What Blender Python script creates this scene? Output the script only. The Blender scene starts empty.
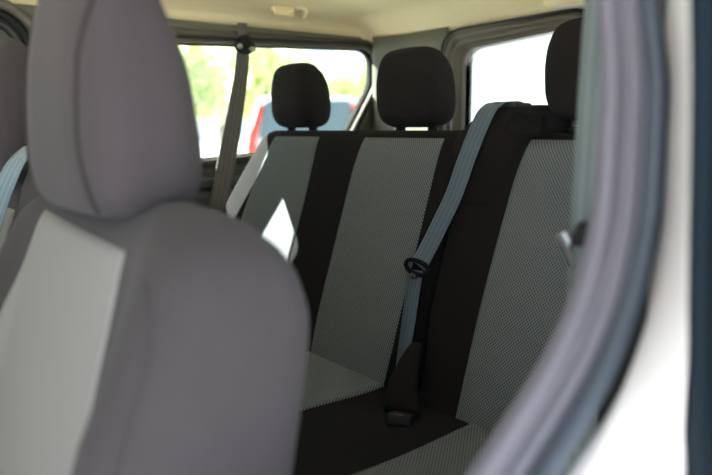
import bpy, bmesh, math, random
from mathutils import Vector, Matrix
random.seed(7)
scene = bpy.context.scene
COL = scene.collection
PI = math.pi

# ------------------------------------------------------------------ helpers
def link(o):
    COL.objects.link(o); return o

def thing(name, label, cat, loc, group=None):
    o = link(bpy.data.objects.new(name, None)); o.location = loc
    o.empty_display_size = 0.05
    o['label'] = label; o['category'] = cat
    if group: o['group'] = group
    return o

def wloc(o):
    v = Vector((0, 0, 0))
    while o is not None:
        v += o.location; o = o.parent
    return v

def mesh(name, V, F, m, parent=None, smooth=True, uv=None, label=None):
    """one mesh object; vertices given in world space"""
    off = wloc(parent) if parent else Vector((0, 0, 0))
    me = bpy.data.meshes.new(name)
    me.from_pydata([tuple(Vector(v) - off) for v in V], [], F)
    bm = bmesh.new(); bm.from_mesh(me)
    bmesh.ops.recalc_face_normals(bm, faces=bm.faces)
    bm.to_mesh(me); bm.free()
    if uv is not None:
        l = me.uv_layers.new(name='UVMap')
        for lp in me.loops: l.data[lp.index].uv = uv[lp.vertex_index]
    if smooth:
        for p in me.polygons: p.use_smooth = True
    me.materials.append(m)
    o = link(bpy.data.objects.new(name, me))
    if parent: o.parent = parent
    if label: o['label'] = label
    return o

def tag(o, label, cat, group=None):
    o['label'] = label; o['category'] = cat
    if group: o['group'] = group
    return o

def struct(o):
    o['kind'] = 'structure'; return o

class MB:
    def __init__(s): s.V = []; s.F = []
    def add(s, V, F):
        n = len(s.V); s.V += [Vector(v) for v in V]; s.F += [[i + n for i in f] for f in F]; return s
    def grid(s, P, closed_u=False, closed_v=False):
        n = len(s.V); R = len(P); Cc = len(P[0])
        for r in P: s.V += [Vector(p) for p in r]
        for i in range(R if closed_v else R - 1):
            for j in range(Cc if closed_u else Cc - 1):
                a = n + i * Cc + j; b = n + i * Cc + (j + 1) % Cc
                c = n + ((i + 1) % R) * Cc + (j + 1) % Cc; d = n + ((i + 1) % R) * Cc + j
                s.F.append([a, b, c, d])
        return s
    def cap(s, idx): s.F.append(list(idx)); return s
    def tube(s, path, r, n=12, closed=False):
        path = [Vector(p) for p in path]; P = []
        N = len(path); prev = None
        for i, p in enumerate(path):
            if closed: t = path[(i + 1) % N] - path[i - 1]
            else: t = path[min(i + 1, N - 1)] - path[max(i - 1, 0)]
            t.normalize()
            if prev is None:
                a = Vector((0, 0, 1)) if abs(t.z) < .9 else Vector((1, 0, 0))
                prev = t.cross(a).normalized()
            u = (prev - t * prev.dot(t)).normalized(); prev = u
            w = t.cross(u); rr = r[i] if isinstance(r, (list, tuple)) else r
            P.append([p + (u * math.cos(2 * PI * k / n) + w * math.sin(2 * PI * k / n)) * rr for k in range(n)])
        b = len(s.V); s.grid(P, closed_u=True, closed_v=closed)
        if not closed:
            s.cap(range(b, b + n)); s.cap(range(len(s.V) - n, len(s.V)))
        return s
    def rbox(s, c, size, r=.005, rot=None, seg=3):
        bm = bmesh.new(); bmesh.ops.create_cube(bm, size=1)
        for v in bm.verts: v.co = Vector((v.co.x * size[0], v.co.y * size[1], v.co.z * size[2]))
        if r: bmesh.ops.bevel(bm, geom=bm.edges[:], offset=min(r, min(size) * .49), segments=seg, affect='EDGES', profile=.5)
        bm.verts.index_update()
        M = rot.to_matrix() if hasattr(rot, 'to_matrix') else (rot or Matrix.Identity(3))
        s.add([M @ v.co + Vector(c) for v in bm.verts], [[v.index for v in f.verts] for f in bm.faces])
        bm.free(); return s
    def build(s, name, m, parent=None, smooth=True, label=None):
        return mesh(name, s.V, s.F, m, parent, smooth, label=label)

def catmull(keys, t):
    """keys: sorted list of tuples, first = parameter"""
    n = len(keys)
    if t <= keys[0][0]: return keys[0][1:]
    if t >= keys[-1][0]: return keys[-1][1:]
    for i in range(n - 1):
        if keys[i][0] <= t <= keys[i + 1][0]: break
    a, b = keys[i], keys[i + 1]; h = b[0] - a[0]; f = (t - a[0]) / h
    out = []
    for k in range(1, len(a)):
        def slope(j):
            if j == 0: return (keys[1][k] - keys[0][k]) / (keys[1][0] - keys[0][0])
            if j == n - 1: return (keys[-1][k] - keys[-2][k]) / (keys[-1][0] - keys[-2][0])
            s0 = (keys[j][k] - keys[j - 1][k]) / (keys[j][0] - keys[j - 1][0])
            s1 = (keys[j + 1][k] - keys[j][k]) / (keys[j + 1][0] - keys[j][0])
            if s0 * s1 <= 0: return 0
            return 2 * s0 * s1 / (s0 + s1)
        m0, m1 = slope(i) * h, slope(i + 1) * h
        out.append((2*f**3-3*f*f+1)*a[k] + (f**3-2*f*f+f)*m0 + (-2*f**3+3*f*f)*b[k] + (f**3-f*f)*m1)
    return tuple(out)

def smooth_path(pts, n):
    """resample a 3D polyline smoothly"""
    L = [0.0]
    for a, b in zip(pts, pts[1:]): L.append(L[-1] + (Vector(b) - Vector(a)).length)
    keys = [(l,) + tuple(p) for l, p in zip(L, pts)]
    return [Vector(catmull(keys, L[-1] * i / (n - 1))) for i in range(n)]

class Pad:
    """upholstered body lofted upward: key = z, xl, xr, yfront, yback, squareness"""
    def __init__(s, keys, bump=0.0, bpos=.8, bw=.17, brange=None):
        s.k = keys; s.bump = bump; s.bpos = bpos; s.bw = bw; s.br = brange
    def par(s, z): return catmull(s.k, z)
    def bmp(s, a, z):
        if not s.bump: return 0
        f = 1.0
        if s.br: f = max(0, min(1, (s.br[1] - z) / s.br[0]))
        return s.bump * f * math.exp(-((a - s.bpos) / s.bw) ** 2)
    def front(s, x, z):
        xl, xr, yf, yb, p = s.par(z); cx = (xl + xr) / 2; hx = (xr - xl) / 2; a = min(.999, abs(x - cx) / hx)
        w = (1 - a ** p) ** (1 / p)
        return (yf + yb) / 2 - (yb - yf) / 2 * w - s.bmp(a, z) * w
    def surf_mb(s, nz=48, n=72, zs=None):
        mb = MB(); P = []
        z0, z1 = s.k[0][0], s.k[-1][0]
        zz = zs or [z0 + (z1 - z0) * (1 - (1 - i / (nz - 1)) ** 1.7) for i in range(nz)]
        for z in zz:
            xl, xr, yf, yb, p = s.par(z); cx = (xl + xr) / 2; hx = (xr - xl) / 2; cy = (yf + yb) / 2; hy = (yb - yf) / 2
            row = []
            for k in range(n):
                t = 2 * PI * k / n; c, q = math.cos(t), math.sin(t)
                m = (abs(c) ** p + abs(q) ** p) ** (-1 / p)
                X = c * m; Y = q * m
                w = max(0, -Y)
                row.append((cx + hx * X, cy + hy * Y - s.bmp(abs(X), z) * min(1, w * 1.0), z))
            P.append(row)
        mb.grid(P, closed_u=True); N = len(mb.V)
        mb.cap(range(n)); mb.cap(range(N - n, N)); return mb

def patch(name, pad, xl, xr, z0, z1, m, parent, off=.003, nx=24, nz=36, tilt=0.0):
    """fabric insert lying on the front face of a pad; xl,xr = functions of z"""
    V = []; UV = []; F = []
    nx2, nz2 = nx + 2, nz + 2
    for j in range(nz2):
        jj = min(max(j - 1, 0), nz - 1); zr = z0 + (z1 - z0) * jj / (nz - 1)
        for i in range(nx2):
            ii = min(max(i - 1, 0), nx - 1); z = zr - tilt * ii / (nx - 1) * jj / (nz - 1)
            edge = i in (0, nx2 - 1) or j in (0, nz2 - 1)
            x = xl(z) + (xr(z) - xl(z)) * ii / (nx - 1)
            y = pad.front(x, z) - (off if not edge else -.006)
            if not edge and (ii in (0, nx - 1) or jj in (0, nz - 1)): y += off * .6
            V.append((x, y, z)); UV.append((x, z * 1.05))
    for j in range(nz2 - 1):
        for i in range(nx2 - 1):
            a = j * nx2 + i; F.append([a, a + 1, a + nx2 + 1, a + nx2])
    return mesh(name, V, F, m, parent, uv=UV)

def ribbon(path, wdirs, width, th=.0016, n=9, bulge=0.0):
    """woven strap: rows of points across the width, solid"""
    mb = MB(); P = []
    N = len(path)
    for i, p in enumerate(path):
        t = (path[min(i + 1, N - 1)] - path[max(i - 1, 0)]).normalized()
        w = Vector(wdirs[i]); w = (w - t * w.dot(t)).normalized(); nn = t.cross(w)
        wd = width[i] if isinstance(width, (list, tuple)) else width
        top = [p + w * wd * (k / (n - 1) - .5) + nn * (th / 2) for k in range(n)]
        bot = [p + w * wd * (k / (n - 1) - .5) - nn * (th / 2) for k in reversed(range(n))]
        P.append(top + bot)
    mb.grid(P, closed_u=True); c = 2 * n
    mb.cap(range(c)); mb.cap(range(len(mb.V) - c, len(mb.V)))
    # UV: u across, v along
    uv = []
    L = 0
    for i in range(N):
        if i: L += (path[i] - path[i - 1]).length
        uv += [(k / (n - 1), L) for k in range(n)] + [(k / (n - 1), L) for k in reversed(range(n))]
    return mb, uv

def strap(name, path, wdirs, width, m, parent):
    mb, uv = ribbon(path, wdirs, width)
    return mesh(name, mb.V, mb.F, m, parent, uv=uv)

def rloop(pts, rad, seg=8):
    """rounded polygon in 2D"""
    out = []; n = len(pts)
    for i in range(n):
        p = Vector(pts[i]); a = Vector(pts[i - 1]) - p; b = Vector(pts[(i + 1) % n]) - p
        r = rad[i] if isinstance(rad, (list, tuple)) else rad
        ang = a.angle(b); d = min(r / math.tan(ang / 2), a.length * .48, b.length * .48)
        A = p + a.normalized() * d; B = p + b.normalized() * d
        for k in range(seg + 1):
            t = k / seg; out.append(((1 - t) ** 2) * A + 2 * t * (1 - t) * p + t * t * B)
    return out

def plane_pt(ax, val, q, d=0.0):
    """2D (horizontal, z) -> 3D on plane ax=val with offset d along +axis"""
    return (val + d, q[0], q[1]) if ax == 0 else (q[0], val + d, q[1])

def ring_trim(name, outer, inner, prof, ax, val, m, parent=None):
    """frame between two loops of equal count; prof = [(s, depth)]"""
    mb = MB(); P = []
    for s, d in prof:
        P.append([plane_pt(ax, val, o + (i - o) * s, d) for o, i in zip(outer, inner)])
    mb.grid(P, closed_u=True, closed_v=True)
    return mb.build(name, m, parent)

def holed(name, outer, holes, ax, val, th, m, parent=None):
    bm = bmesh.new(); E = []
    for lp in [outer] + holes:
        vs = [bm.verts.new(plane_pt(ax, val, q)) for q in lp]
        for i in range(len(vs)): E.append(bm.edges.new((vs[i - 1], vs[i])))
    bmesh.ops.triangle_fill(bm, edges=E, use_beauty=True)
    r = bmesh.ops.extrude_face_region(bm, geom=bm.faces[:])
    d = Vector((th, 0, 0)) if ax == 0 else Vector((0, th, 0))
    for v in r['geom']:
        if isinstance(v, bmesh.types.BMVert): v.co += d
    bm.verts.index_update()
    o = mesh(name, [v.co.copy() for v in bm.verts], [[v.index for v in f.verts] for f in bm.faces], m, parent, smooth=False)
    bm.free(); return o

# ------------------------------------------------------------------ materials
class NT:
    def __init__(s, name):
        s.m = bpy.data.materials.new(name); s.m.use_nodes = True; s.t = s.m.node_tree; s.t.nodes.clear()
        s.out = s.n('ShaderNodeOutputMaterial')
    def n(s, typ, **kw):
        nd = s.t.nodes.new(typ)
        for k, v in kw.items(): setattr(nd, k, v)
        return nd
    def l(s, a, b): s.t.links.new(a, b)
    def math(s, op, a, b=None):
        nd = s.n('ShaderNodeMath', operation=op)
        for i, v in enumerate((a, b)):
            if v is None: continue
            if hasattr(v, 'is_linked'): s.l(v, nd.inputs[i])
            else: nd.inputs[i].default_value = v
        return nd.outputs[0]
    def bsdf(s, rough=.9, spec=.3, metal=0.0, sheen=0.0, coat=0.0):
        b = s.n('ShaderNodeBsdfPrincipled'); b.inputs['Roughness'].default_value = rough
        b.inputs['Specular IOR Level'].default_value = spec; b.inputs['Metallic'].default_value = metal
        b.inputs['Sheen Weight'].default_value = sheen; b.inputs['Sheen Roughness'].default_value = .5
        b.inputs['Coat Weight'].default_value = coat
        s.l(b.outputs[0], s.out.inputs[0]); return b

def C4(c): return (c[0], c[1], c[2], 1)

def mat(name, c, rough=.8, spec=.3, metal=0.0, sheen=0.0, coat=0.0, var=.12, nscale=40, bump=0.0, bscale=400):
    t = NT(name); b = t.bsdf(rough, spec, metal, sheen, coat)
    tc = t.n('ShaderNodeTexCoord'); no = t.n('ShaderNodeTexNoise'); no.inputs['Scale'].default_value = nscale
    no.inputs['Detail'].default_value = 4
    t.l(tc.outputs['Object'], no.inputs['Vector'])
    mx = t.n('ShaderNodeMix', data_type='RGBA'); t.l(no.outputs['Fac'], mx.inputs['Factor'])
    mx.inputs['A'].default_value = C4([x * (1 - var) for x in c]); mx.inputs['B'].default_value = C4([x * (1 + var) for x in c])
    t.l(mx.outputs['Result'], b.inputs['Base Color'])
    if bump:
        n2 = t.n('ShaderNodeTexNoise'); n2.inputs['Scale'].default_value = bscale; n2.inputs['Detail'].default_value = 2
        t.l(tc.outputs['Object'], n2.inputs['Vector'])
        bp = t.n('ShaderNodeBump'); bp.inputs['Strength'].default_value = bump; bp.inputs['Distance'].default_value = .002
        t.l(n2.outputs['Fac'], bp.inputs['Height']); t.l(bp.outputs[0], b.inputs['Normal'])
    return t.m

def weave(name, light, dark, px, pz, thr=(.35, .6)):
    """knitted seat insert: staggered dark eyes in light yarn"""
    t = NT(name); b = t.bsdf(.85, .2, sheen=.05)
    uv = t.n('ShaderNodeUVMap'); sp = t.n('ShaderNodeSeparateXYZ'); t.l(uv.outputs[0], sp.inputs[0])
    a = t.math('COSINE', t.math('MULTIPLY', sp.outputs[0], 2 * PI / px))
    c = t.math('COSINE', t.math('MULTIPLY', sp.outputs[1], 2 * PI / pz))
    f = t.math('ADD', t.math('MULTIPLY', t.math('MULTIPLY', a, c), .5), .5)
    mr = t.n('ShaderNodeMapRange'); t.l(f, mr.inputs[0])
    mr.inputs[1].default_value = thr[0]; mr.inputs[2].default_value = thr[1]
    mx = t.n('ShaderNodeMix', data_type='RGBA'); t.l(mr.outputs[0], mx.inputs['Factor'])
    mx.inputs['A'].default_value = C4(dark); mx.inputs['B'].default_value = C4(light)
    t.l(mx.outputs['Result'], b.inputs['Base Color'])
    bp = t.n('ShaderNodeBump'); bp.inputs['Strength'].default_value = .5; bp.inputs['Distance'].default_value = .0015
    t.l(f, bp.inputs['Height']); t.l(bp.outputs[0], b.inputs['Normal'])
    return t.m

def webbing(name, c):
    t = NT(name); b = t.bsdf(.45, .5)
    uv = t.n('ShaderNodeUVMap'); sp = t.n('ShaderNodeSeparateXYZ'); t.l(uv.outputs[0], sp.inputs[0])
    s1 = t.math('COSINE', t.math('MULTIPLY', sp.outputs[0], 2 * PI * 4))
    s2 = t.math('SINE', t.math('MULTIPLY', sp.outputs[1], 2 * PI / .003))
    f = t.math('ADD', t.math('MULTIPLY', s1, .4), t.math('MULTIPLY', s2, .12))
    mr = t.n('ShaderNodeMapRange'); t.l(f, mr.inputs[0]); mr.inputs[1].default_value = -.5; mr.inputs[2].default_value = .5
    mx = t.n('ShaderNodeMix', data_type='RGBA'); t.l(mr.outputs[0], mx.inputs['Factor'])
    mx.inputs['A'].default_value = C4([x * .72 for x in c]); mx.inputs['B'].default_value = C4([x * 1.2 for x in c])
    t.l(mx.outputs['Result'], b.inputs['Base Color'])
    bp = t.n('ShaderNodeBump'); bp.inputs['Strength'].default_value = .4; bp.inputs['Distance'].default_value = .001
    t.l(f, bp.inputs['Height']); t.l(bp.outputs[0], b.inputs['Normal'])
    return t.m

def glass(name, tint):
    t = NT(name); tr = t.n('ShaderNodeBsdfTransparent'); tr.inputs[0].default_value = C4(tint)
    gl = t.n('ShaderNodeBsdfGlossy'); gl.inputs['Roughness'].default_value = .02
    fr = t.n('ShaderNodeFresnel'); fr.inputs[0].default_value = 1.35
    mx = t.n('ShaderNodeMixShader'); t.l(fr.outputs[0], mx.inputs[0]); t.l(tr.outputs[0], mx.inputs[1]); t.l(gl.outputs[0], mx.inputs[2])
    t.l(mx.outputs[0], t.out.inputs[0]); return t.m

def leafmat(name, c1, c2):
    t = NT(name)
    oi = t.n('ShaderNodeTexCoord'); no = t.n('ShaderNodeTexNoise'); no.inputs['Scale'].default_value = 2.2
    t.l(oi.outputs['Object'], no.inputs['Vector'])
    mx = t.n('ShaderNodeMix', data_type='RGBA'); t.l(no.outputs['Fac'], mx.inputs['Factor'])
    mx.inputs['A'].default_value = C4(c1); mx.inputs['B'].default_value = C4(c2)
    d = t.n('ShaderNodeBsdfDiffuse'); tl = t.n('ShaderNodeBsdfTranslucent')
    t.l(mx.outputs['Result'], d.inputs[0]); t.l(mx.outputs['Result'], tl.inputs[0])
    ms = t.n('ShaderNodeMixShader'); ms.inputs[0].default_value = .55
    t.l(d.outputs[0], ms.inputs[1]); t.l(tl.outputs[0], ms.inputs[2]); t.l(ms.outputs[0], t.out.inputs[0]); return t.m

M = {}
M['front_fabric'] = mat('brown_grey_seat_cloth', (.051, .0445, .047), .95, .12, sheen=.08, var=.08, bump=.35, bscale=700)
M['front_seam'] = mat('seat_seam_cloth', (.033, .029, .030), .95, .1, var=.08)
M['front_mesh'] = weave('front_light_grey_insert', (.285, .275, .266), (.145, .14, .135), .0075, .0065, (.15, .6))
M['black_fabric'] = mat('black_seat_cloth', (.0115, .0105, .0108), .95, .08, sheen=.02, var=.15, bump=.3, bscale=600)
M['rest_fabric'] = mat('black_headrest_cloth', (.018, .016, .0155), .95, .08, sheen=.02, var=.15, bump=.3, bscale=600)
M['grey_mesh'] = weave('grey_knit_insert', (.185, .207, .222), (.019, .021, .023), .0065, .0075, (.2, .6))
M['black_plastic'] = mat('black_plastic', (.012, .012, .013), .6, .3, var=.1)
M['matte_black'] = mat('matte_black_plastic', (.009, .009, .009), .9, .1)
M['dark_plastic'] = mat('dark_trim_plastic', (.030, .032, .032), .4, .5, var=.1)
M['pillar_plastic'] = mat('grey_green_trim_plastic', (.13, .135, .105), .5, .4, var=.05, bump=.1, bscale=900)
M['sill_plastic'] = mat('dark_grey_sill_plastic', (.05, .055, .055), .35, .5, var=.08)
M['headliner'] = mat('cream_headliner', (.93, .80, .49), .95, .1, var=.03, bump=.15, bscale=500)
M['frame_plastic'] = mat('brown_grey_frame_plastic', (.125, .11, .085), .38, .5, var=.06)
M['seal'] = mat('charcoal_rubber_seal', (.118, .110, .130), .5, .45, var=.06, bump=.15, bscale=300)
M['seal_dark'] = mat('dark_blue_rubber_seal', (.006, .013, .019), .5, .12, var=.1)
M['seal_lip'] = mat('blue_grey_rubber_lip', (.045, .055, .072), .4, .4, var=.06)
M['paint'] = mat('cream_white_car_paint', (.66, .63, .615), .3, .5, coat=.5, var=.02)
M['belt_blue'] = webbing('blue_grey_webbing', (.085, .120, .168))
M['belt_dark'] = webbing('dark_grey_webbing', (.10, .092, .09))
M['belt_pale'] = webbing('pale_blue_webbing', (.20, .27, .31))
M['belt_teal'] = webbing('grey_green_webbing', (.12, .15, .145))
M['steel'] = mat('brushed_steel', (.55, .55, .56), .3, .5, metal=1.0, var=.05)
M['red'] = mat('red_button_plastic', (.35, .01, .01), .4, .5, var=.05)
M['carpet'] = mat('dark_floor_mat', (.03, .03, .03), .95, .1, var=.3, bump=.5)
M['asphalt'] = mat('pale_car_park_asphalt', (.34, .345, .35), .95, .1, var=.12, nscale=3)
M['glass'] = glass('clear_side_glass', (.88, .93, .90))
M['glass_rear'] = glass('clear_rear_glass', (.93, .95, .93))
M['white_paint'] = mat('white_car_paint', (.78, .80, .82), .25, .5, coat=.6, var=.02)
M['silver_paint'] = mat('silver_car_paint', (.60, .62, .64), .25, .5, coat=.6, var=.02)
M['tail_red'] = mat('red_tail_lamp_plastic', (.75, .04, .02), .2, .5, var=.05)
M['car_glass'] = mat('blue_grey_car_glass', (.10, .14, .16), .08, .7, var=.1)
M['tyre'] = mat('tyre_rubber', (.02, .02, .02), .9, .2)
M['leaf'] = leafmat('yellow_green_leaves', (.62, .70, .36), (.84, .86, .60))
M['bark'] = mat('grey_brown_bark', (.16, .12, .09), .95, .1, var=.3, nscale=12)
M['lens'] = mat('pale_lamp_lens', (.85, .80, .66), .3, .5, var=.03)

# ------------------------------------------------------------------ the van: setting
WX = -.86            # inner face of far side wall
ROOF_Y0, ROOF_Y1 = -1.75, .62

# headliner: flat centre, coved down to the walls
def head_z(x, y):
    ex = min(1, max(0, (abs(x) - .70) / .17)); ey = min(1, max(0, (y - .47) / .12))
    drop = .105 * (1 - math.sqrt(max(0, 1 - ex ** 2))) * .72 + .085 * ey ** 1.3
    return 1.495 - min(.10, drop)
xs = [-.88, -.87, -.86, -.85, -.83, -.80, -.77, -.73, -.69, -.6, -.4, -.2, 0, .2, .4, .6, .69, .73, .77, .80, .83, .85, .86, .87, .88]
ys = [ROOF_Y0, -1.4, -1.0, -.7, -.4, -.1, .2, .4, .46, .49, .51, .53, .55, .57, .59, .62]
mb = MB(); mb.grid([[(x, y, head_z(x, y)) for x in xs] for y in ys])
n0 = len(mb.V); mb.grid([[(x, y, 1.60) for x in xs] for y in ys])
nx, ny = len(xs), len(ys)
for j in range(ny - 1):
    for i in (0, nx - 1):
        a = j * nx + i; mb.F.append([a, a + nx, n0 + a + nx, n0 + a])
for i in range(nx - 1):
    for j in (0, ny - 1):
        a = j * nx + i; mb.F.append([a, a + 1, n0 + a + 1, n0 + a])
struct(mb.build('ceiling', M['headliner']))

# far side wall with its windows
def Lp(pts, r): return rloop([Vector(p) for p in pts], r)
gl_a = [(-.29, .995), (.425, 1.05), (.562, 1.26), (.560, 1.385), (-.29, 1.352)]
win_a = Lp(gl_a, [.03, .03, .12, .07, .03])
win_b = Lp([(-.51, .995), (-.385, .995), (-.385, 1.352), (-.51, 1.352)], .03)
win_c = Lp([(-1.55, .96), (-.82, .96), (-.82, 1.335), (-1.40, 1.335)], [.03, .04, .09, .05])
out = [Vector(p) for p in [(-1.75, .02), (.60, .02), (.60, 1.425), (-1.75, 1.425)]]
struct(holed('wall_right', out, [win_a, win_b, win_c], 0, WX - .03, .03, M['pillar_plastic']))
def pane(name, lp, ax, val, th, m):
    mb = MB(); a = [plane_pt(ax, val, q) for q in lp]; b = [plane_pt(ax, val, q, th) for q in lp]
    mb.grid([a, b], closed_u=True); k = len(lp); mb.cap(range(k)); mb.cap(range(k, 2 * k))
    return struct(mb.build(name, m, smooth=False))
pane('window_1', win_a, 0, WX - .022, .004, M['glass'])
pane('window_2', win_b, 0, WX - .022, .004, M['glass'])
pane('window_3', win_c, 0, WX - .022, .004, M['glass'])

def grow(lp, d):
    c = sum((Vector(p) for p in lp), Vector((0, 0))) / len(lp); o = []
    n = len(lp)
    for i in range(n):
        t = (lp[(i + 1) % n] - lp[i - 1]); t.normalize(); nn = Vector((t.y, -t.x))
        if nn.dot(lp[i] - c) < 0: nn = -nn
        o.append(lp[i] + nn * d)
    return o
# moulded frame around the far window: dark rubber with a raised lip
outer_a = Lp([(-.33, .955), (.455, .995), (.592, 1.25), (.590, 1.418), (-.33, 1.408)], [.03, .03, .14, .08, .03])
pr = [(0, -.01), (0, .012), (.12, .016), (.25, .010), (.34, .004), (.42, .016), (.55, .020), (.66, .012), (.74, .010), (.86, .022), (.96, .018), (1, .006), (1, -.02)]
struct(ring_trim('trim_1', outer_a, win_a, pr, 0, WX, M['frame_plastic']))
o_, i_ = grow(win_a, .026), grow(win_a, .012)
struct(ring_trim('trim_2', o_, i_, [(0, .005), (.2, .024), (.5, .028), (.8, .024), (1, .005)], 0, WX, M['dark_plastic']))
struct(ring_trim('trim_18', grow(win_a, .004), grow(win_a, -.004), [(0, .004), (.9, .006), (1, -.028), (.1, -.028)], 0, WX, M['matte_black']))
# sill ledges under the far window
mb = MB()
mb.rbox((WX + .012, -.05, .935), (.05, 1.1, .035), .012)
mb.rbox((WX + .02, -.05, .86), (.06, 1.1, .10), .02)
mb.rbox((WX + .035, -.05, .70), (.09, 1.1, .20), .03)
struct(mb.build('trim_3', M['sill_plastic']))

# front passenger door opening, far side: seal arcs over the headrest
arc = rloop([Vector((-1.7, 1.385)), Vector((-.600, 1.402)), Vector((-.575, .5)), Vector((-.72, .45)), Vector((-1.7, .45))], [.03, .12, .02, .02, .02], 14)
for nm, d, r, m in (('trim_4', .028, .014, 'frame_plastic'), ('trim_5', 0, .013, 'belt_teal'), ('trim_6', -.022, .012, 'dark_plastic')):
    lp = grow(arc, d)
    struct(MB().tube([(WX + .008, q.x, q.y) for q in lp], r, 12, closed=True).build(nm, M['black_plastic'] if m == 'belt_teal' else M[m]))

# rear corner pillar: one curved panel between side and rear windows
mb = MB(); P = []
for z in [.30 + i * (1.425 - .30) / 24 for i in range(25)]:
    row = []
    for k in range(25):
        f = k / 24; t = min(1, f / .45)
        lean = .03 * max(0, (z - 1.0) / .4) ** 2
        X = -.838 + .345 * f; Y = .548 + .034 * math.sin(t * PI / 2) ** 1.2
        row.append((X + lean * .3, Y - lean * .3, z))
    row2 = [(p[0] - .03, p[1] + .04, p[2]) for p in reversed(row)]
    P.append(row + row2)
mb.grid(P, closed_u=True); c = len(P[0]); mb.cap(range(c)); mb.cap(range(len(mb.V) - c, len(mb.V)))
pl = None
RY = .585
# the corner panel only exists behind the side window frame
struct(mb.build('trim_7', M['pillar_plastic']))

# rear wall: two doors, each with a window
rw1 = Lp([(-.415, .93), (.03, .93), (.03, 1.374), (-.415, 1.348)], [.03, .03, .05, .05])
rw2 = Lp([(.13, .93), (.60, .93), (.60, 1.34), (.13, 1.352)], [.03, .03, .05, .05])
out = [Vector(p) for p in [(-.86, .02), (.88, .02), (.88, 1.425), (-.86, 1.425)]]
struct(holed('wall_rear', out, [rw1, rw2], 1, RY, .03, M['pillar_plastic']))
pane('window_4', rw1, 1, RY + .02, .004, M['glass_rear'])
pane('window_5', rw2, 1, RY + .02, .004, M['glass_rear'])
prr = [(0, .02), (0, -.012), (.06, -.03), (.13, -.032), (.18, -.022), (.23, -.020), (.30, -.034), (.42, -.036), (.50, -.026), (.56, -.022), (.64, -.034), (.76, -.034), (.84, -.02), (.90, -.016), (.96, -.018), (1, -.006), (1, .02)]
ro = Lp([(-.498, .86), (.075, .86), (.075, 1.418), (-.498, 1.412)], [.05, .05, .09, .085])
struct(ring_trim('trim_8', ro, rw1, prr, 1, RY, M['frame_plastic']))
o_ = grow(ro, .004); i_ = grow(ro, -.010)
struct(ring_trim('trim_9', o_, i_, [(0, .01), (.15, -.026), (.5, -.036), (.85, -.030), (1, .01)], 1, RY, M['black_plastic']))
ro2 = Lp([(.09, .86), (.74, .86), (.74, 1.41), (.09, 1.418)], [.05, .05, .085, .09])
struct(ring_trim('trim_10', ro2, rw2, prr, 1, RY, M['frame_plastic']))

# unseen cab front: bulkhead below the windscreen, added to cut low ground light
ws = Lp([(-.78, 1.0), (.78, 1.0), (.74, 1.38), (-.74, 1.38)], .06)
struct(holed('wall_front', out, [ws], 1, -1.80, .05, M['dark_plastic']))
pane('window_7', ws, 1, -1.78, .004, M['glass_rear'])
# floor and near side wall
struct(MB().rbox((0, -.56, -.03), (1.74, 2.36, .06), .0).build('floor', M['carpet'], smooth=False))
nw = Lp([(-.24, .98), (.52, .98), (.52, 1.36), (-.24, 1.36)], .05)
out = [Vector(p) for p in [(-.40, .02), (.60, .02), (.60, 1.425), (-.40, 1.425)]]
struct(holed('wall_left', out, [nw], 0, .87, .05, M['pillar_plastic']))
pane('window_6', nw, 0, .90, .004, M['glass_rear'])
nwo = grow(nw, .05)
struct(ring_trim('trim_11', nwo, nw, [(s, -d) for s, d in pr], 0, .87, M['dark_plastic']))

# near B-pillar: inner trim, body, painted jamb and rubber seals
mb = MB(); P = []
for z in [.25 + i * 1.18 / 20 for i in range(21)]:
    row = []
    for k in range(28):
        t = 2 * PI * k / 28; c, s_ = math.cos(t), math.sin(t); p = 5; m_ = (abs(c) ** p + abs(s_) ** p) ** (-1 / p)
        row.append((.812 + .058 * c * m_, -.388 + .052 * s_ * m_, z))
    P.append(row)
mb.grid(P, closed_u=True); mb.cap(range(28)); mb.cap(range(len(mb.V) - 28, len(mb.V)))
struct(mb.build('trim_12', M['dark_plastic']))
def path3(pts, n=60): return smooth_path(pts, n)
sin_ = path3([(.85, -.60, 1.46), (.85, -.572, 1.32), (.85, -.562, 1.205), (.85, -.553, 1.125), (.85, -.556, 1.041), (.85, -.575, .974), (.85, -.611, .919), (.85, -.655, .877), (.85, -.708, .832), (.85, -.78, .78), (.85, -.90, .71), (.85, -1.05, .66)])
sout = path3([(.895, -.588, 1.46), (.895, -.562, 1.32), (.895, -.548, 1.204), (.895, -.527, 1.125), (.895, -.525, 1.041), (.895, -.540, .972), (.895, -.571, .916), (.895, -.603, .879), (.895, -.658, .83), (.895, -.74, .765), (.895, -.87, .69), (.895, -1.04, .635)])
def strip(name, A, B, prof, m, back=.02):
    mb = MB(); P = []
    N = len(A)
    for i in range(N):
        t = (A[min(i + 1, N - 1)] - A[max(i - 1, 0)]).normalized(); ch = B[i] - A[i]
        nn = ch.cross(t).normalized()
        if nn.y > 0: nn = -nn
        row = [A[i] + ch * s + nn * d for s, d in prof] + [B[i] - nn * back, A[i] - nn * back]
        P.append(row)
    c = len(P[0]); mb.grid(P, closed_u=True); mb.cap(range(c)); mb.cap(range(len(mb.V) - c, len(mb.V)))
    return struct(mb.build(name, m))
def bulb(n, f): return [(k / n, f(k / n)) for k in range(n + 1)]
strip('trim_13', sin_, sout, bulb(28, lambda s: .010 * math.sin(PI * min(1, s / .42)) * (s < .42) + .006 * math.sin(PI * max(0, min(1, (s - .42) / .28))) + .004 * math.sin(PI * max(0, (s - .7) / .3)) - .006 * s), M['seal'])
la = [a.lerp(b, .72) for a, b in zip(sin_, sout)]; lb = [a.lerp(b, 1.05) for a, b in zip(sin_, sout)]
strip('trim_19', la, lb, bulb(14, lambda s: .001 + .006 * math.sin(PI * s)), M['seal_lip'], back=.006)
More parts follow.
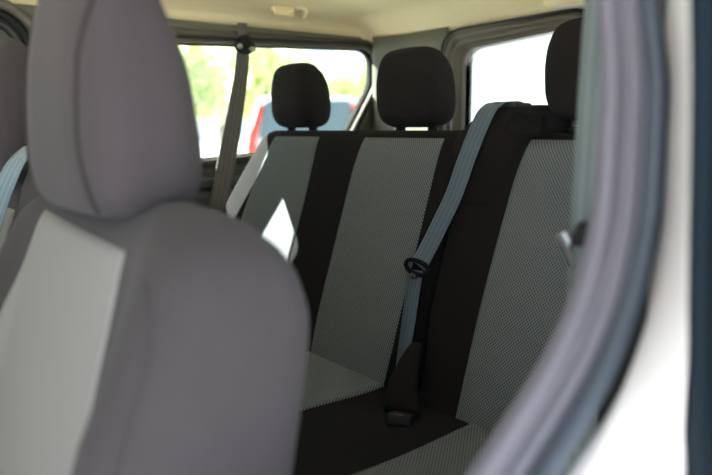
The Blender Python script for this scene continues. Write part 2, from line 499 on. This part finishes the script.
jin = path3([(.897, -.575, 1.46), (.897, -.552, 1.32), (.897, -.540, 1.204), (.897, -.520, 1.125), (.897, -.518, 1.041), (.897, -.533, .972), (.897, -.562, .916), (.897, -.592, .879), (.897, -.640, .83), (.897, -.72, .76), (.897, -.85, .685), (.897, -1.02, .63)])
jout = path3([(.96, -.655, 1.46), (.96, -.640, 1.32), (.96, -.622, 1.20), (.96, -.610, 1.125), (.96, -.602, 1.05), (.96, -.595, .98), (.96, -.589, .93), (.96, -.588, .88), (.96, -.580, .84), (.96, -.60, .76), (.96, -.68, .68), (.96, -.9, .60)])
strip('trim_14', jin, jout, bulb(16, lambda s: .004 * math.sin(PI * s) - .008 * max(0, 1 - s / .15)), M['paint'], back=.03)
kout = path3([(.985, -.640, 1.46), (.985, -.625, 1.32), (.985, -.607, 1.20), (.985, -.598, 1.125), (.985, -.592, 1.05), (.985, -.585, .98), (.985, -.578, .93), (.985, -.572, .88), (.985, -.560, .84), (.985, -.57, .76), (.985, -.65, .68), (.985, -.87, .60)])
strip('trim_15', jout, kout, bulb(20, lambda s: .007 * math.sin(2 * PI * s) ** 2), M['seal_dark'], back=.025)
dout = [p + Vector((.05, .012, 0)) for p in kout]
strip('trim_17', kout, dout, bulb(10, lambda s: .004 * math.sin(PI * min(1, s * 2.5))), M['paint'], back=.025)
# painted body of the pillar behind the jamb
struct(MB().rbox((.925, -.44, .78), (.10, .15, 1.36), .02).build('trim_16', M['paint']))

# ------------------------------------------------------------------ rear bench
T18 = math.tan(math.radians(18))
def yb(z): return -.05 - (1.10 - z) * T18
bench = thing('rear_bench_seat', 'black three-place rear bench seat with grey knitted panels, behind the front seats', 'seat', (0, -.30, 0))
def bkeys(xl, xr, zt=1.10):
    """xl,xr functions of z"""
    K = []
    for z, e, sh in ((.50, .0, .0), (.56, 0, 0), (.65, 0, 0), (.75, 0, 0), (.85, 0, 0), (.95, 0, 0), (1.03, 0, 0), (1.065, .002, .0), (1.082, .006, .006), (1.093, .014, .018), (1.099, .028, .040)):
        zz = z if z < 1.0 else 1.0 + (z - 1.0) * (zt - 1.0) / .1
        K.append((zz, xl(z) + sh * .5, xr(z) - sh * .5, yb(z) + e, yb(z) + .125 - e * 1.2, 9.0))
    return K
def lin(keys): return lambda z: catmull(keys, z)[0]
xl_d = lin([(.5, -.74), (.72, -.735), (.80, -.740), (.86, -.728), (.93, -.697), (1.0, -.655), (1.06, -.620), (1.10, -.600)])
xr_d = lambda z: .205
pd = Pad(bkeys(xl_d, xr_d))
bdo = pd.surf_mb(56, 120).build('backrest', M['black_fabric'], bench)
xl_s = lin([(.5, .245), (.62, .243), (.70, .225), (.80, .214), (1.1, .214)])
xr_s = lin([(.5, .74), (.80, .722), (1.0, .66), (1.10, .63)])
ps = Pad(bkeys(xl_s, xr_s, 1.096))
bsi = ps.surf_mb(56, 96).build('backrest', M['black_fabric'], bench)
patch('fabric_panel', pd, lin([(.58, -.60), (.86, -.577), (1.085, -.520)]), lin([(.58, -.30), (.73, -.292), (.86, -.290), (1.02, -.296), (1.085, -.305)]), .585, 1.083, M['grey_mesh'], bdo)
patch('fabric_panel', pd, lin([(.58, -.105), (.7, -.118), (1.0, -.123), (1.085, -.116)]), lin([(.58, .152), (1.085, .145)]), .585, 1.083, M['grey_mesh'], bdo)
patch('fabric_panel', ps, lin([(.58, .358), (.8, .352), (1.0, .358), (1.085, .368)]), lin([(.58, .62), (1.085, .59)]), .585, 1.083, M['grey_mesh'], bsi)
# raised shoulder that holds the belt reel
tw = Pad([(.96, .214, .345, yb(.96) - .000, yb(.96) + .12, 5), (1.06, .212, .352, yb(1.06) - .004, yb(1.06) + .12, 5), (1.085, .210, .370, yb(1.085) - .005, .085, 5), (1.10, .208, .400, yb(1.10) - .006, .085, 5), (1.125, .214, .396, -.040, .088, 4.5), (1.134, .226, .384, -.030, .086, 4), (1.143, .244, .366, -.016, .078, 3.5), (1.147, .28, .335, .012, .055, 3)])
tower = tw.surf_mb(36, 80).build('belt_shoulder', M['black_fabric'], bench)
# left flank of the shoulder, dipping to the middle seat
fl = Pad([(1.02, .150, .240, yb(1.02) + .010, yb(1.02) + .11, 4), (1.085, .165, .24, yb(1.085) + .004, .075, 4), (1.105, .183, .245, -.038, .078, 4), (1.125, .203, .25, -.030, .078, 3.5), (1.137, .222, .25, -.016, .07, 3)])
fl.surf_mb(24, 48).build('shoulder_flank', M['black_fabric'], bench)
# plastic cap over the reel
cp = []
for q in rloop([Vector((.318, 1.092)), Vector((.400, 1.094)), Vector((.384, 1.128)), Vector((.318, 1.134))], .012, 5): cp.append(q)
mb = MB(); fr = [(q.x, tw.front(min(max(q.x, .22), .375), q.y) - .006, q.y) for q in cp]; bk = [(x, y + .03, z) for x, y, z in fr]
mb.grid([fr, bk], closed_u=True); mb.cap(range(len(cp))); mb.cap(range(len(cp), 2 * len(cp)))
mb.build('reel_cover', M['matte_black'], bench, smooth=False)
mb = MB(); mb.rbox((.262, .012, 1.146), (.075, .050, .012), .005); mb.build('belt_outlet', M['dark_plastic'], bench)

# headrests
HR_REAR = ((0, .62, .35, .0), (.02, .74, .52, .0), (.06, .84, .74, .0), (.14, .92, .92, .0), (.30, .985, 1.0, .002), (.50, 1.0, .98, .006), (.68, .975, .92, .010), (.82, .90, .82, .016), (.91, .81, .68, .022), (.96, .70, .52, .026), (.99, .52, .32, .030), (1.0, .30, .15, .032))
HR_FRONT = ((0, .70, .55, .0), (.015, .80, .74, .0), (.045, .89, .90, .0), (.10, .955, .99, .0), (.20, .99, 1.03, .0), (.34, 1.0, 1.0, .004), (.50, .98, .93, .008), (.62, .935, .82, .014), (.75, .84, .67, .02), (.85, .73, .54, .026), (.93, .59, .42, .030), (.98, .42, .28, .034), (1.0, .25, .13, .036))
def headrest(parent, cx, cy, z0, z1, hw, hd, mt, prof=None, name='headrest', wide=1.0):
    H = z1 - z0
    K = []
    for f, w, d, dy in prof or HR_REAR:
        K.append((z0 + H * f, cx - hw * w * wide, cx + hw * w * wide, cy - hd * d - dy * .3, cy + hd * d - dy, 3.6))
    p = Pad(K); h = p.surf_mb(44, 64, [z0 + H * (.5 - .5 * math.cos(PI * i / 43)) for i in range(44)]).build(name, M[mt], parent)
    return p, h
BH = ((-.50, 0), (-.022, 0), (.462, 0))
for i, (cx, dx) in enumerate(BH):
    cy = .022
    p, h = headrest(bench, cx, cy, 1.106 if i < 2 else 1.118, 1.282 if i < 2 else 1.294, .102, .055, 'rest_fabric')
    for s in (-1, 1):
        mb = MB().tube([(cx + s * .055, cy + .003, 1.06), (cx + s * .055, cy, 1.125)], .006, 10)
        mb.build('headrest_post', M['steel'], h)
        MB().tube([(cx + s * .055, cy + .003, 1.094), (cx + s * .055, cy + .003, 1.106)], .012, 12).build('post_sleeve', M['black_plastic'], h)

# cushion: one long pad
cu = MB(); P = []
cx0, cx1, cy0, cy1 = -.74, .735, -.73, -.14
def cush_top(x, y):
    f = (y - cy0) / (cy1 - cy0)
    z = .598 - .010 * math.exp(-((f - .55) / .3) ** 2) + .006 * math.exp(-((f - .1) / .15) ** 2)
    z -= .016 * math.exp(-((x - .235) / .075) ** 2) * math.exp(-((y + .255) / .07) ** 2)
    return z
NX, NY = 74, 40
top = []
for j in range(NY):
    row = []
    for i in range(NX):
        a = -math.cos(PI * i / (NX - 1)); b = -math.cos(PI * j / (NY - 1))
        x = (cx0 + cx1) / 2 + (cx1 - cx0) / 2 * a; y = (cy0 + cy1) / 2 + (cy1 - cy0) / 2 * b
        ea = max(0, (abs(a) - .93) / .07); eb = max(0, (abs(b) - .86) / .14)
        e = min(1, (ea ** 2.2 + eb ** 2.2))
        row.append((x, y, cush_top(x, y) - .08 * (1 - math.sqrt(max(0, 1 - e)))))
    top.append(row)
cu.grid(top); n0 = len(cu.V)
cu.grid([[(x * .98, -.435 + (y + .435) * .96, .43) for x, y, z in r] for r in top])
for j in range(NY - 1):
    for i in (0, NX - 1):
        a = j * NX + i; cu.F.append([a, a + NX, n0 + a + NX, n0 + a])
for i in range(NX - 1):
    for j in (0, NY - 1):
        a = j * NX + i; cu.F.append([a, a + 1, n0 + a + 1, n0 + a])
cush = cu.build('cushion', M['black_fabric'], bench)
def cpanel(x0, x1, y0, y1):
    V = []; UV = []; F = []; n = 20
    for j in range(n + 2):
        for i in range(n + 2):
            ii = min(max(i - 1, 0), n - 1); jj = min(max(j - 1, 0), n - 1)
            x = x0(jj / (n - 1)) + (x1(jj / (n - 1)) - x0(jj / (n - 1))) * ii / (n - 1); y = y0 + (y1 - y0) * jj / (n - 1)
            e = i in (0, n + 1) or j in (0, n + 1)
            V.append((x, y, cush_top(x, y) + (.003 if not e else -.006))); UV.append((x, y))
    for j in range(n + 1):
        for i in range(n + 1):
            a = j * (n + 2) + i; F.append([a, a + 1, a + n + 3, a + n + 2])
    mesh('cushion_panel', V, F, M['grey_mesh'], cush, uv=UV)
k = lambda c: (lambda t: c)
cpanel(k(-.60), k(-.20), -.66, -.175)
cpanel(k(-.115), k(.153), -.66, -.175)
cpanel(lambda t: .425 - .03 * t, k(.64), -.66, -.175)
mb = MB(); mb.rbox((0, -.42, .34), (1.36, .44, .19), .03); mb.build('seat_base', M['black_plastic'], bench)
for sx in (-.60, -.05, .10, .60):
    mb = MB(); mb.rbox((sx, -.42, .13), (.05, .36, .26), .008); mb.build('leg', M['dark_plastic'], bench)

# ------------------------------------------------------------------ belts and buckle
b1 = thing('seat_belt', 'blue-grey seat belt running over the bench shoulder and down between two seat backs', 'seat belt', (.2, -.2, .60), 'seat belts')
def onpad(p, x, z, o=.006): return (x, p.front(x, z) - o, z)
pts = [(.262, .045, 1.146), (.262, .012, 1.1545), (.259, -.020, 1.1515), (.256, -.043, 1.137), onpad(tw, .250, 1.11, .006), onpad(tw, .238, 1.05, .008), (.228, yb(.98) - .010, .98), (.212, yb(.92) - .012, .92), (.196, yb(.87) - .013, .87), (.183, yb(.835) - .014, .835)]
pth = smooth_path(pts, 60)
strap('webbing', pth, [(1, 0, 0)] * 60, .046, M['belt_blue'], b1)
pts2 = [(.181, yb(.828) - .014, .826), (.184, yb(.78) - .012, .78), (.191, yb(.72) - .010, .72), (.197, yb(.66) - .008, .66), (.201, yb(.61) - .004, .61), (.204, yb(.57) + .01, .585)]
p2 = smooth_path(pts2, 36)
strap('lower_webbing', p2, [(1, -.35 * i / 36, 0) for i in range(36)], [.034 + .010 * math.sin(PI * min(1, i / 35)) for i in range(36)], M['belt_blue'], b1)
# latch plate: oval slotted loop
c = Vector((.183, yb(.832) - .017, .832)); ax1 = Vector((1, 0, -.12)).normalized(); ax2 = Vector((0, -T18, -1)).normalized() * -1
lp = [c + ax1 * (.033 * math.copysign(abs(math.cos(t)) ** .8, math.cos(t))) + ax2 * (.0125 * math.sin(t)) for t in [2 * PI * i / 32 for i in range(32)]]
latch = MB().tube(lp, .0045, 10, closed=True).build('latch_plate', M['matte_black'], b1)
mb = MB(); P0 = c - ax2 * .018
nn = ax1.cross(ax2).normalized()
mb.tube([P0 + nn * .008, P0 - nn * .008], .006, 14); mb.build('stop_button', M['dark_plastic'], latch)

bk = thing('seat_belt_buckle', 'black buckle with red button on a sleeve in the bench cushion gap', 'buckle', (.27, -.25, .60))
mb = MB(); P = []
for f in [i / 16 for i in range(17)]:
    c = Vector((.226, -.192, .692)).lerp(Vector((.292, -.285, .600)), f) + Vector((0, -.012, .0)) * math.sin(PI * f)
    w = .010 + .024 * f ** .7; th = .008 + .006 * f
    wd = Vector((.85, .30, -.25)).normalized(); d = (Vector((.292, -.285, .600)) - Vector((.226, -.192, .692))).normalized(); nn = d.cross(wd).normalized(); wd = nn.cross(d)
    row = []
    for k_ in range(20):
        t = 2 * PI * k_ / 20; a_, b_ = math.cos(t), math.sin(t); m_ = (abs(a_) ** 3 + abs(b_) ** 3) ** (-1 / 3)
        row.append(c + wd * w * a_ * m_ + nn * th * b_ * m_)
    P.append(row)
mb.grid(P, closed_u=True); mb.cap(range(20)); mb.cap(range(len(mb.V) - 20, len(mb.V)))
mb.build('sleeve', M['black_fabric'], bk)
from mathutils import Euler
mb = MB(); R = Euler((math.radians(-14), 0, math.radians(35))); mb.rbox((.300, -.292, .592), (.046, .050, .026), .008, R); hs = mb.build('buckle_housing', M['black_plastic'], bk)
mb = MB(); mb.rbox((.311, -.305, .6055), (.013, .007, .004), .0012, R); mb.build('release_button', M['red'], hs, label='red release button')

b2 = thing('seat_belt', 'dark grey seat belt hanging down across the side window from a round guide', 'seat belt', (-.80, -.03, .85), 'seat belts')
pth = smooth_path([(-.838, .028, 1.355), (-.832, .020, 1.30), (-.813, -.020, 1.15), (-.799, -.060, 1.0), (-.787, -.090, .90), (-.782, -.104, .855)], 40)
strap('webbing', pth, [(.55, .83, 0)] * 40, [.040 + .016 * min(1, i / 20) for i in range(40)], M['belt_dark'], b2)
pth = smooth_path([(-.843, .031, 1.43), (-.840, .030, 1.40), (-.836, .029, 1.375)], 10)
strap('upper_webbing', pth, [(.3, 1, 0)] * 10, .030, M['belt_dark'], b2)
mb = MB()
mb.tube([(-.846, .030, 1.372), (-.820, .029, 1.372)], .022, 24); g = mb.build('belt_guide', M['black_plastic'], b2)
lp = [Vector((-.826, .028 + .031 * math.cos(t), 1.356 + .016 * math.sin(t))) for t in [2 * PI * i / 28 for i in range(28)]]
MB().tube(lp, .006, 10, closed=True).build('guide_ring', M['black_plastic'], g)
for dy, dz, r in ((-.022, -.014, .008), (.024, -.020, .008)):
    MB().tube([(-.826, .028 + dy, 1.370 + dz), (-.812, .027 + dy, 1.370 + dz)], r, 14).build('bolt', M['steel'], g)
mb = MB(); mb.rbox((-.785, -.108, .840), (.055, .06, .03), .008, Euler((0, 0, .6))); mb.build('belt_anchor', M['black_plastic'], b2)

b3 = thing('seat_belt', 'pale blue seat belt draped over the front passenger bench shoulder, beside the nearest seat', 'seat belt', (-.05, -.8, .8), 'seat belts')
pth = smooth_path([(-.010, -.690, 1.03), (-.012, -.705, 1.066), (-.016, -.745, 1.082), (-.016, -.792, 1.078), (-.018, -.826, 1.052), (-.040, -.848, 1.0), (-.068, -.862, .943), (-.110, -.876, .86), (-.18, -.885, .74), (-.25, -.91, .60)], 60)
strap('webbing', pth, [(.86, .50, .1)] * 60, .036, M['belt_pale'], b3)

b4 = thing('seat_belt', 'grey-green seat belt with metal tongue hanging on the near door pillar', 'seat belt', (.77, -.455, .95), 'seat belts')
pth = smooth_path([(.785, -.449, 1.38), (.782, -.452, 1.25), (.780, -.455, 1.10), (.779, -.456, 1.0), (.778, -.456, .80), (.778, -.455, .55)], 40)
strap('webbing', pth, [(1, .25, 0)] * 40, .040, M['belt_teal'], b4)
mb = MB(); mb.rbox((.785, -.452, 1.37), (.05, .03, .05), .010); mb.build('belt_guide', M['black_plastic'], b4)
mb = MB(); mb.rbox((.799, -.470, .985), (.052, .018, .036), .006, Euler((0, math.radians(18), .15))); tg = mb.build('latch_plate', M['black_plastic'], b4)
mb = MB(); mb.rbox((.768, -.474, .978), (.012, .004, .036), .0015, Euler((0, math.radians(-28), .15))); mb.build('metal_tongue', M['steel'], tg, label='steel tongue')
pth = smooth_path([(.780, -.483, .972), (.797, -.485, .974), (.817, -.482, .988), (.832, -.474, 1.004)], 16)
strap('webbing_loop', pth, [(0, -.15, 1)] * 16, .022, M['belt_teal'], b4)

# ------------------------------------------------------------------ front seats
def front_seat(cx, label, group=None):
    t = thing('car_seat', label, 'seat', (cx, -.95, 0), group)
    def yf(z): return -.863 - (.99 - z) * .262
    def yr(z): return -.722 - (.95 - z) * .16
    K = []
    for z, dx, e0, e1, p in ((.50, .288, 0, 0, 6), (.60, .293, 0, 0, 6), (.70, .296, 0, 0, 6), (.80, .296, 0, 0, 6), (.88, .296, 0, 0, 6), (.93, .294, 0, .003, 6), (.965, .288, 0, .014, 5.5), (.99, .277, .001, .028, 5), (1.008, .258, .006, .046, 4.2), (1.022, .228, .018, .066, 3.6), (1.030, .18, .034, .086, 3)):
        K.append((z, cx - dx, cx + dx, yf(z) + e0, yr(z) - e1, p))
    P = Pad(K, bump=.048, bpos=.83, bw=.15, brange=(.22, 1.06))
    b = P.surf_mb(60, 120).build('backrest', M['front_fabric'], t)
    patch('fabric_panel', P, lin([(.55, cx - .205), (.86, cx - .20), (.94, cx - .175), (1.0, cx - .150), (1.02, cx - .125)]), lin([(.55, cx + .150), (.93, cx + .152), (.985, cx + .150), (1.02, cx + .12)]), .56, 1.000, M['front_mesh'], b, nx=40, nz=48, tilt=.013)
    for s in (-1, 1):
        pth = []
        for i in range(40):
            z = .56 + (.975 - .56) * i / 39; x = cx + s * (.92 - .10 * max(0, (z - .91) / .07) ** 2) * catmull([(q[0], (q[2] - q[1]) / 2) for q in K], z)[0]
            pth.append((x, P.front(x, z) - .0005, z))
        MB().tube(pth, .0016, 8).build('seam', M['front_fabric'], b)
    hp, h = headrest(t, cx + .012, -.826, 1.012, 1.315, .138, .066, 'front_fabric', HR_FRONT)
    # seam running round the headrest between front and side panels
    for s in (-1, 1):
        pth = []
        for i in range(60):
            f = i / 59; fz, deg = catmull([(0, .03, -46), (.3, .30, -53), (.5, .50, -52), (.65, .66, -44), (.78, .77, -28), (.9, .83, 5), (1, .84, 40)], f)
            z = 1.012 + .303 * fz; xl, xr, y0, y1, p = hp.par(z); c = (xl + xr) / 2; hx = (xr - xl) / 2; cy_ = (y0 + y1) / 2; hy = (y1 - y0) / 2
            a_, b_ = math.cos(math.radians(deg)), math.sin(math.radians(deg)); m_ = (abs(a_) ** p + abs(b_) ** p) ** (-1 / p)
            pth.append((c + s * hx * a_ * m_, cy_ + hy * b_ * m_, z))
        MB().tube(pth, .0028, 8).build('seam', M['front_seam'], h)
    for s in (-1, 1):
        MB().tube([(cx + .012 + s * .06, -.825, .98), (cx + .012 + s * .06, -.825, 1.06)], .007, 12).build('headrest_post', M['steel'], h)
        MB().tube([(cx + .012 + s * .06, -.825, 1.03), (cx + .012 + s * .06, -.825, 1.052)], .014, 14).build('post_sleeve', M['black_plastic'], h)
    mb = MB(); mb.rbox((cx, -1.20, .47), (.54, .52, .16), .06, seg=5); cu_ = mb.build('cushion', M['front_fabric'], t)
    mb = MB(); mb.rbox((cx, -1.22, .551), (.30, .40, .012), .005); mb.build('cushion_panel', M['front_mesh'], cu_)
    mb = MB(); mb.rbox((cx, -1.17, .20), (.44, .44, .40), .02); mb.build('seat_base', M['black_plastic'], t)
    return t
front_seat(.408, 'brown-grey front seat with light grey centre panel, nearest the open door')

def yfb(z): return -.815 - (1.0 - z) * .20
pb = thing('front_bench_seat', 'brown-grey front passenger bench beyond the nearest seat, headrest at the far pillar', 'seat', (-.33, -.95, 0))
K = []
for z, e, sh in ((.50, 0, 0), (.65, 0, 0), (.80, 0, 0), (.90, 0, 0), (.94, .001, .002), (.965, .004, .008), (.982, .012, .02), (.994, .028, .04), (1.0, .045, .065)):
    K.append((z, -.76 + sh, .085 - sh, yfb(z) + e, yfb(z) + .125 - e, 7))
pp = Pad(K)
bb = pp.surf_mb(44, 110).build('backrest', M['front_fabric'], pb)
for x0, x1 in ((-.69, -.44), (-.345, -.10)):
    patch('fabric_panel', pp, k(x0), k(x1), .56, .965, M['front_mesh'], bb)
sh_ = Pad([(.90, -.075, .085, yfb(.90) - .001, yfb(.90) + .122, 5), (.99, -.077, .087, yfb(.99) - .004, yfb(.99) + .12, 5), (1.035, -.072, .083, yfb(1.03) + .002, -.700, 4.5), (1.060, -.058, .070, -.788, -.705, 4), (1.072, -.03, .045, -.772, -.72, 3)])
sh_.surf_mb(30, 70).build('belt_shoulder', M['front_fabric'], pb)
for cx in (-.575, -.235):
    hp, h = headrest(pb, cx, -.775, 1.005, 1.262, .122, .058, 'front_fabric')
    for s in (-1, 1):
        MB().tube([(cx + s * .055, -.768, .97), (cx + s * .055, -.772, 1.05)], .007, 12).build('headrest_post', M['steel'], h)
mb = MB(); mb.rbox((-.34, -1.17, .47), (.82, .52, .16), .06, seg=5); cu_ = mb.build('cushion', M['front_fabric'], pb)
mb = MB(); mb.rbox((-.34, -1.15, .20), (.74, .44, .40), .02); mb.build('seat_base', M['black_plastic'], pb)

# ------------------------------------------------------------------ ceiling fittings
gh = thing('grab_handle', 'cream folding grab handle on the headliner above the side window', 'handle', (-.835, .16, 1.49))
mb = MB(); P = []
mb.rbox((-.800, .150, 1.480), (.026, .085, .036), .012, Euler((0, math.radians(-35), 0)), 4); mb.build('handle_mount', M['headliner'], gh)
MB().tube(smooth_path([(-.790, .195, 1.486), (-.782, .21, 1.488), (-.790, .232, 1.480), (-.806, .238, 1.464)], 16), .008, 10).build('handle_clip', M['headliner'], gh)
MB().tube([(-.790, .115, 1.463), (-.787, .150, 1.461), (-.790, .185, 1.463)], .006, 10).build('handle_bar', M['headliner'], gh)
lm = thing('ceiling_lamp', 'cream oval lamp on the ceiling edge above the rear window', 'lamp', (.02, .53, 1.44))
lp = Pad([(1.418, -.035, .085, .500, .535, 2.5), (1.426, -.055, .105, .485, .550, 2.5), (1.438, -.060, .110, .480, .555, 2.5), (1.458, -.058, .108, .482, .56, 2.5), (1.47, -.05, .10, .49, .56, 2.5)])
lp.surf_mb(14, 48).build('lamp_housing', M['headliner'], lm)
lq = Pad([(1.412, -.01, .06, .510, .528, 2.2), (1.416, -.028, .078, .500, .535, 2.2), (1.424, -.035, .085, .496, .54, 2.2)])
lq.surf_mb(8, 40).build('lamp_lens', M['lens'], lm)

# ------------------------------------------------------------------ outside
def ground_z(x): return -.52 + max(0, -x - 1.5) * .040
mb = MB(); gx = [-60, -40, -25, -15, -10, -6, -3, -1.5, 0, 3, 10, 30, 60]; gy = [-60, -30, -10, -3, 0, 3, 10, 30, 60]
mb.grid([[(x, y, ground_z(max(x, -16))) for x in gx] for y in gy])
struct(mb.build('ground', M['asphalt']))

def car(label, x, y, ang, L, W, H, paint, suv=True):
    z0 = ground_z(x); t = thing('parked_car', label, 'car', (x, y, z0), 'parked cars')
    ca, sa = math.cos(ang), math.sin(ang)
    def T(p): return (x + p[0] * ca - p[1] * sa, y + p[0] * sa + p[1] * ca, z0 + p[2])   # local +x = forward
    # lower body + greenhouse as lofted side profiles
    def shell(prof, halfw, rnd, nm, m, par=None):
        n = 24; P = []
        for k_ in range(n + 1):
            a = -1 + 2 * k_ / n; w = math.copysign(1 - (1 - abs(a)) ** 1.6, a); sh = (1 - abs(w) ** 6) ** (1 / 6) if abs(w) < 1 else 0
            cxm = sum(p[0] for p in prof) / len(prof); czm = sum(p[1] for p in prof) / len(prof)
            f = 1 - rnd * (1 - sh)
            P.append([T((cxm + (p[0] - cxm) * f, w * halfw(p[1]), czm + (p[1] - czm) * f)) for p in prof])
        mb = MB(); mb.grid(P, closed_u=True); c = len(prof); mb.cap(range(c)); mb.cap(range(len(mb.V) - c, len(mb.V)))
        return mb.build(nm, m, par or t)
    h = L / 2
    body = [Vector(q) for q in [(-h, .32), (h, .30), (h + .02, .62), (h - .15, H * .52), (h * .42, H * .58), (h * .12, H * .93), (-h * .2, H), (-h + .28, H * .97), (-h + .03, H * .60), (-h - .03, .60)]]
    pr_ = rloop(body, .16, 5)
    b = shell(pr_, lambda z: W / 2 * (1 - .16 * max(0, (z - H * .55) / (H * .45))), .16, 'body', paint)
    # rear window, tail lamps, side windows
    zb, zt = H * .62, H * .93
    def rearx(z): return -h + .03 + (z - H * .60) / (H * .37) * .25 - .03
    mb = MB(); fr = []
    for a, z in ((-.40, zb), (.40, zb), (.345, zt), (-.345, zt)): fr.append(Vector((a * W, z)))
    q = rloop(fr, .08, 5); A = [T((rearx(v.y), v.x, v.y)) for v in q]; B = [T((rearx(v.y) + .10, v.x, v.y)) for v in q]
    mb.grid([A, B], closed_u=True); mb.cap(range(len(q))); mb.cap(range(len(q), 2 * len(q))); mb.build('rear_window', M['car_glass'], b, smooth=False)
    for s in (-1, 1):
        mb = MB(); q = rloop([Vector((s * .47 * W, H * .40)), Vector((s * .495 * W, H * .56)), Vector((s * .40 * W, H * .90)), Vector((s * .355 * W, H * .90)), Vector((s * .435 * W, H * .60)), Vector((s * .40 * W, H * .42))], .02, 3)
        A = [T((rearx(max(v.y, H * .6)) - .05, v.x, v.y)) for v in q]; B = [T((rearx(max(v.y, H * .6)) + .14, v.x, v.y)) for v in q]
        mb.grid([A, B], closed_u=True); mb.cap(range(len(q))); mb.cap(range(len(q), 2 * len(q))); mb.build('tail_lamp', M['tail_red'], b, smooth=False)
        for x0, x1, x2, x3 in ((-h + .36, -.12 * h, -.10 * h, -h + .48), (-.06 * h, .36 * h, .13 * h, -.04 * h)):
            q = rloop([Vector((x0, zb)), Vector((x1, zb)), Vector((x2, zt)), Vector((x3, zt))], .05, 4)
            A = [T((v.x, s * (W / 2 * (1 - .16 * (v.y - H * .55) / (H * .45)) + .006), v.y)) for v in q]; B = [T((v.x, s * (W / 2 * .80), v.y)) for v in q]
            mb = MB(); mb.grid([A, B], closed_u=True); mb.cap(range(len(q))); mb.cap(range(len(q), 2 * len(q))); mb.build('side_window', M['car_glass'], b, smooth=False)
        for wx in (-h * .60, h * .62):
            mb = MB(); mb.tube([T((wx, s * (W / 2 - .20), .33)), T((wx, s * (W / 2 + .01), .33))], .33, 28); wh = mb.build('wheel', M['tyre'], t, smooth=False)
            MB().tube([T((wx, s * (W / 2 - .02), .33)), T((wx, s * (W / 2 + .02), .33))], .20, 20).build('hubcap', M['steel'], wh, smooth=False)
    mb = MB(); mb.rbox((0, 0, 0), (.06, .52, .12), .01); V = [T((v.x - h - .02, v.y, v.z + H * .42)) for v in mb.V]
    mesh('number_plate', V, mb.F, M['lens'], b, smooth=False)
    return t
def at(u, depth):
    F = 720.; ps_ = math.radians(52.7); l_ = (u - 356) / F * depth
    return (1.22 - math.sin(ps_) * depth + math.cos(ps_) * l_, -1.095 + math.cos(ps_) * depth + math.sin(ps_) * l_)
x, y = at(309, 11.0); car('silver car seen from behind with upright red tail lamps, outside the side window', x - 1.7, y + 1.1, math.radians(147), 4.3, 1.85, 1.86, M['silver_paint'])
x, y = at(108, 9.3); car('white car with dark windows, left of the silver car outside', x, y, math.radians(66), 4.3, 1.80, 1.72, M['white_paint'])

def tree(u, depth, r, zc, label):
    x, y = at(u, depth); z0 = ground_z(max(x, -16))
    t = thing('tree', label, 'tree', (x, y, z0), 'trees beyond the parked cars')
    lobes = [(Vector((x, y, zc)), r)]
    for k_ in range(11):
        a = random.uniform(0, 2 * PI); e = random.uniform(-.6, 1.0)
        lobes.append((Vector((x + math.cos(a) * r * .8, y + math.sin(a) * r * .8, zc + e * r * .8)), r * random.uniform(.45, .7)))
    V = []; F = []
    for k_ in range(4200):
        c, rr = random.choice(lobes)
        d = Vector((random.gauss(0, 1), random.gauss(0, 1), random.gauss(0, 1))).normalized()
        p = c + d * rr * random.uniform(.55, 1) ** .5
        n = (d + Vector((random.gauss(0, .7), random.gauss(0, .7), random.gauss(0, .7)))).normalized()
        a = n.orthogonal().normalized(); b = n.cross(a); s = random.uniform(.05, .11)
        i = len(V); V += [p + a * s * 1.5, p + b * s * .7 + n * s * .15, p - a * s * 1.5, p - b * s * .7 + n * s * .15]; F.append([i, i + 1, i + 2, i + 3])
    mesh('crown', V, F, M['leaf'], t, smooth=False)
    mb = MB(); mb.tube([(x, y, z0 - .05), (x + .05, y, (z0 + zc) / 2), (x, y + .05, zc + r * .3)], [.16, .12, .05], 12)
    for k_ in range(5):
        a = 2 * PI * k_ / 5; zz = zc - r * .5
        mb.tube([(x, y, zz), (x + math.cos(a) * r * .4, y + math.sin(a) * r * .4, zz + r * .5), (x + math.cos(a) * r * .75, y + math.sin(a) * r * .75, zz + r * .9)], [.06, .04, .015], 8)
    mb.build('trunk', M['bark'], t)
for u, d, r, zc, lb in ((168, 14.5, .8, 1.95, 'broad yellow-green tree behind the white car, left of the hanging belt'), (224, 23, 1.25, 2.45, 'yellow-green tree directly behind the hanging seat belt'), (278, 17.5, .85, 2.15, 'pale green tree between the belt and the far bench headrest'), (334, 23, 1.1, 2.0, 'pale green tree behind the far bench headrest and silver car')):
    tree(u, d, r, zc, lb)

# ------------------------------------------------------------------ light
w = bpy.data.worlds.new('sky'); scene.world = w; w.use_nodes = True; nt = w.node_tree
bg = nt.nodes['Background']; bg.inputs[0].default_value = (.74, .86, 1.0, 1); bg.inputs[1].default_value = 2.0
sd = bpy.data.lights.new('sun', 'SUN'); sd.energy = 60.0; sd.angle = math.radians(.6); sd.color = (1, .97, .92)
so = link(bpy.data.objects.new('sun', sd)); so.rotation_euler = Vector((-.35, -.203, .298)).to_track_quat('Z', 'Y').to_euler(); so.location = (-4, -3, 6)

# ------------------------------------------------------------------ camera
cd = bpy.data.cameras.new('camera'); cd.sensor_width = 36; cd.lens = 36 * 720 / 712
cd.dof.use_dof = True; cd.dof.focus_distance = 1.42; cd.dof.aperture_fstop = 2.6; cd.clip_start = .02; cd.clip_end = 300
co = link(bpy.data.objects.new('camera', cd)); co.location = (1.22, -1.095, 1.10)
co.rotation_euler = (math.radians(90) - math.atan(107.5 / 720), 0, math.radians(52.7))
scene.camera = co
scene.view_settings.view_transform = 'Standard'; scene.view_settings.look = 'None'
scene.view_settings.exposure = 0.3; scene.view_settings.gamma = 1; scene.view_settings.use_curve_mapping = False
scene.cycles.use_denoising = True
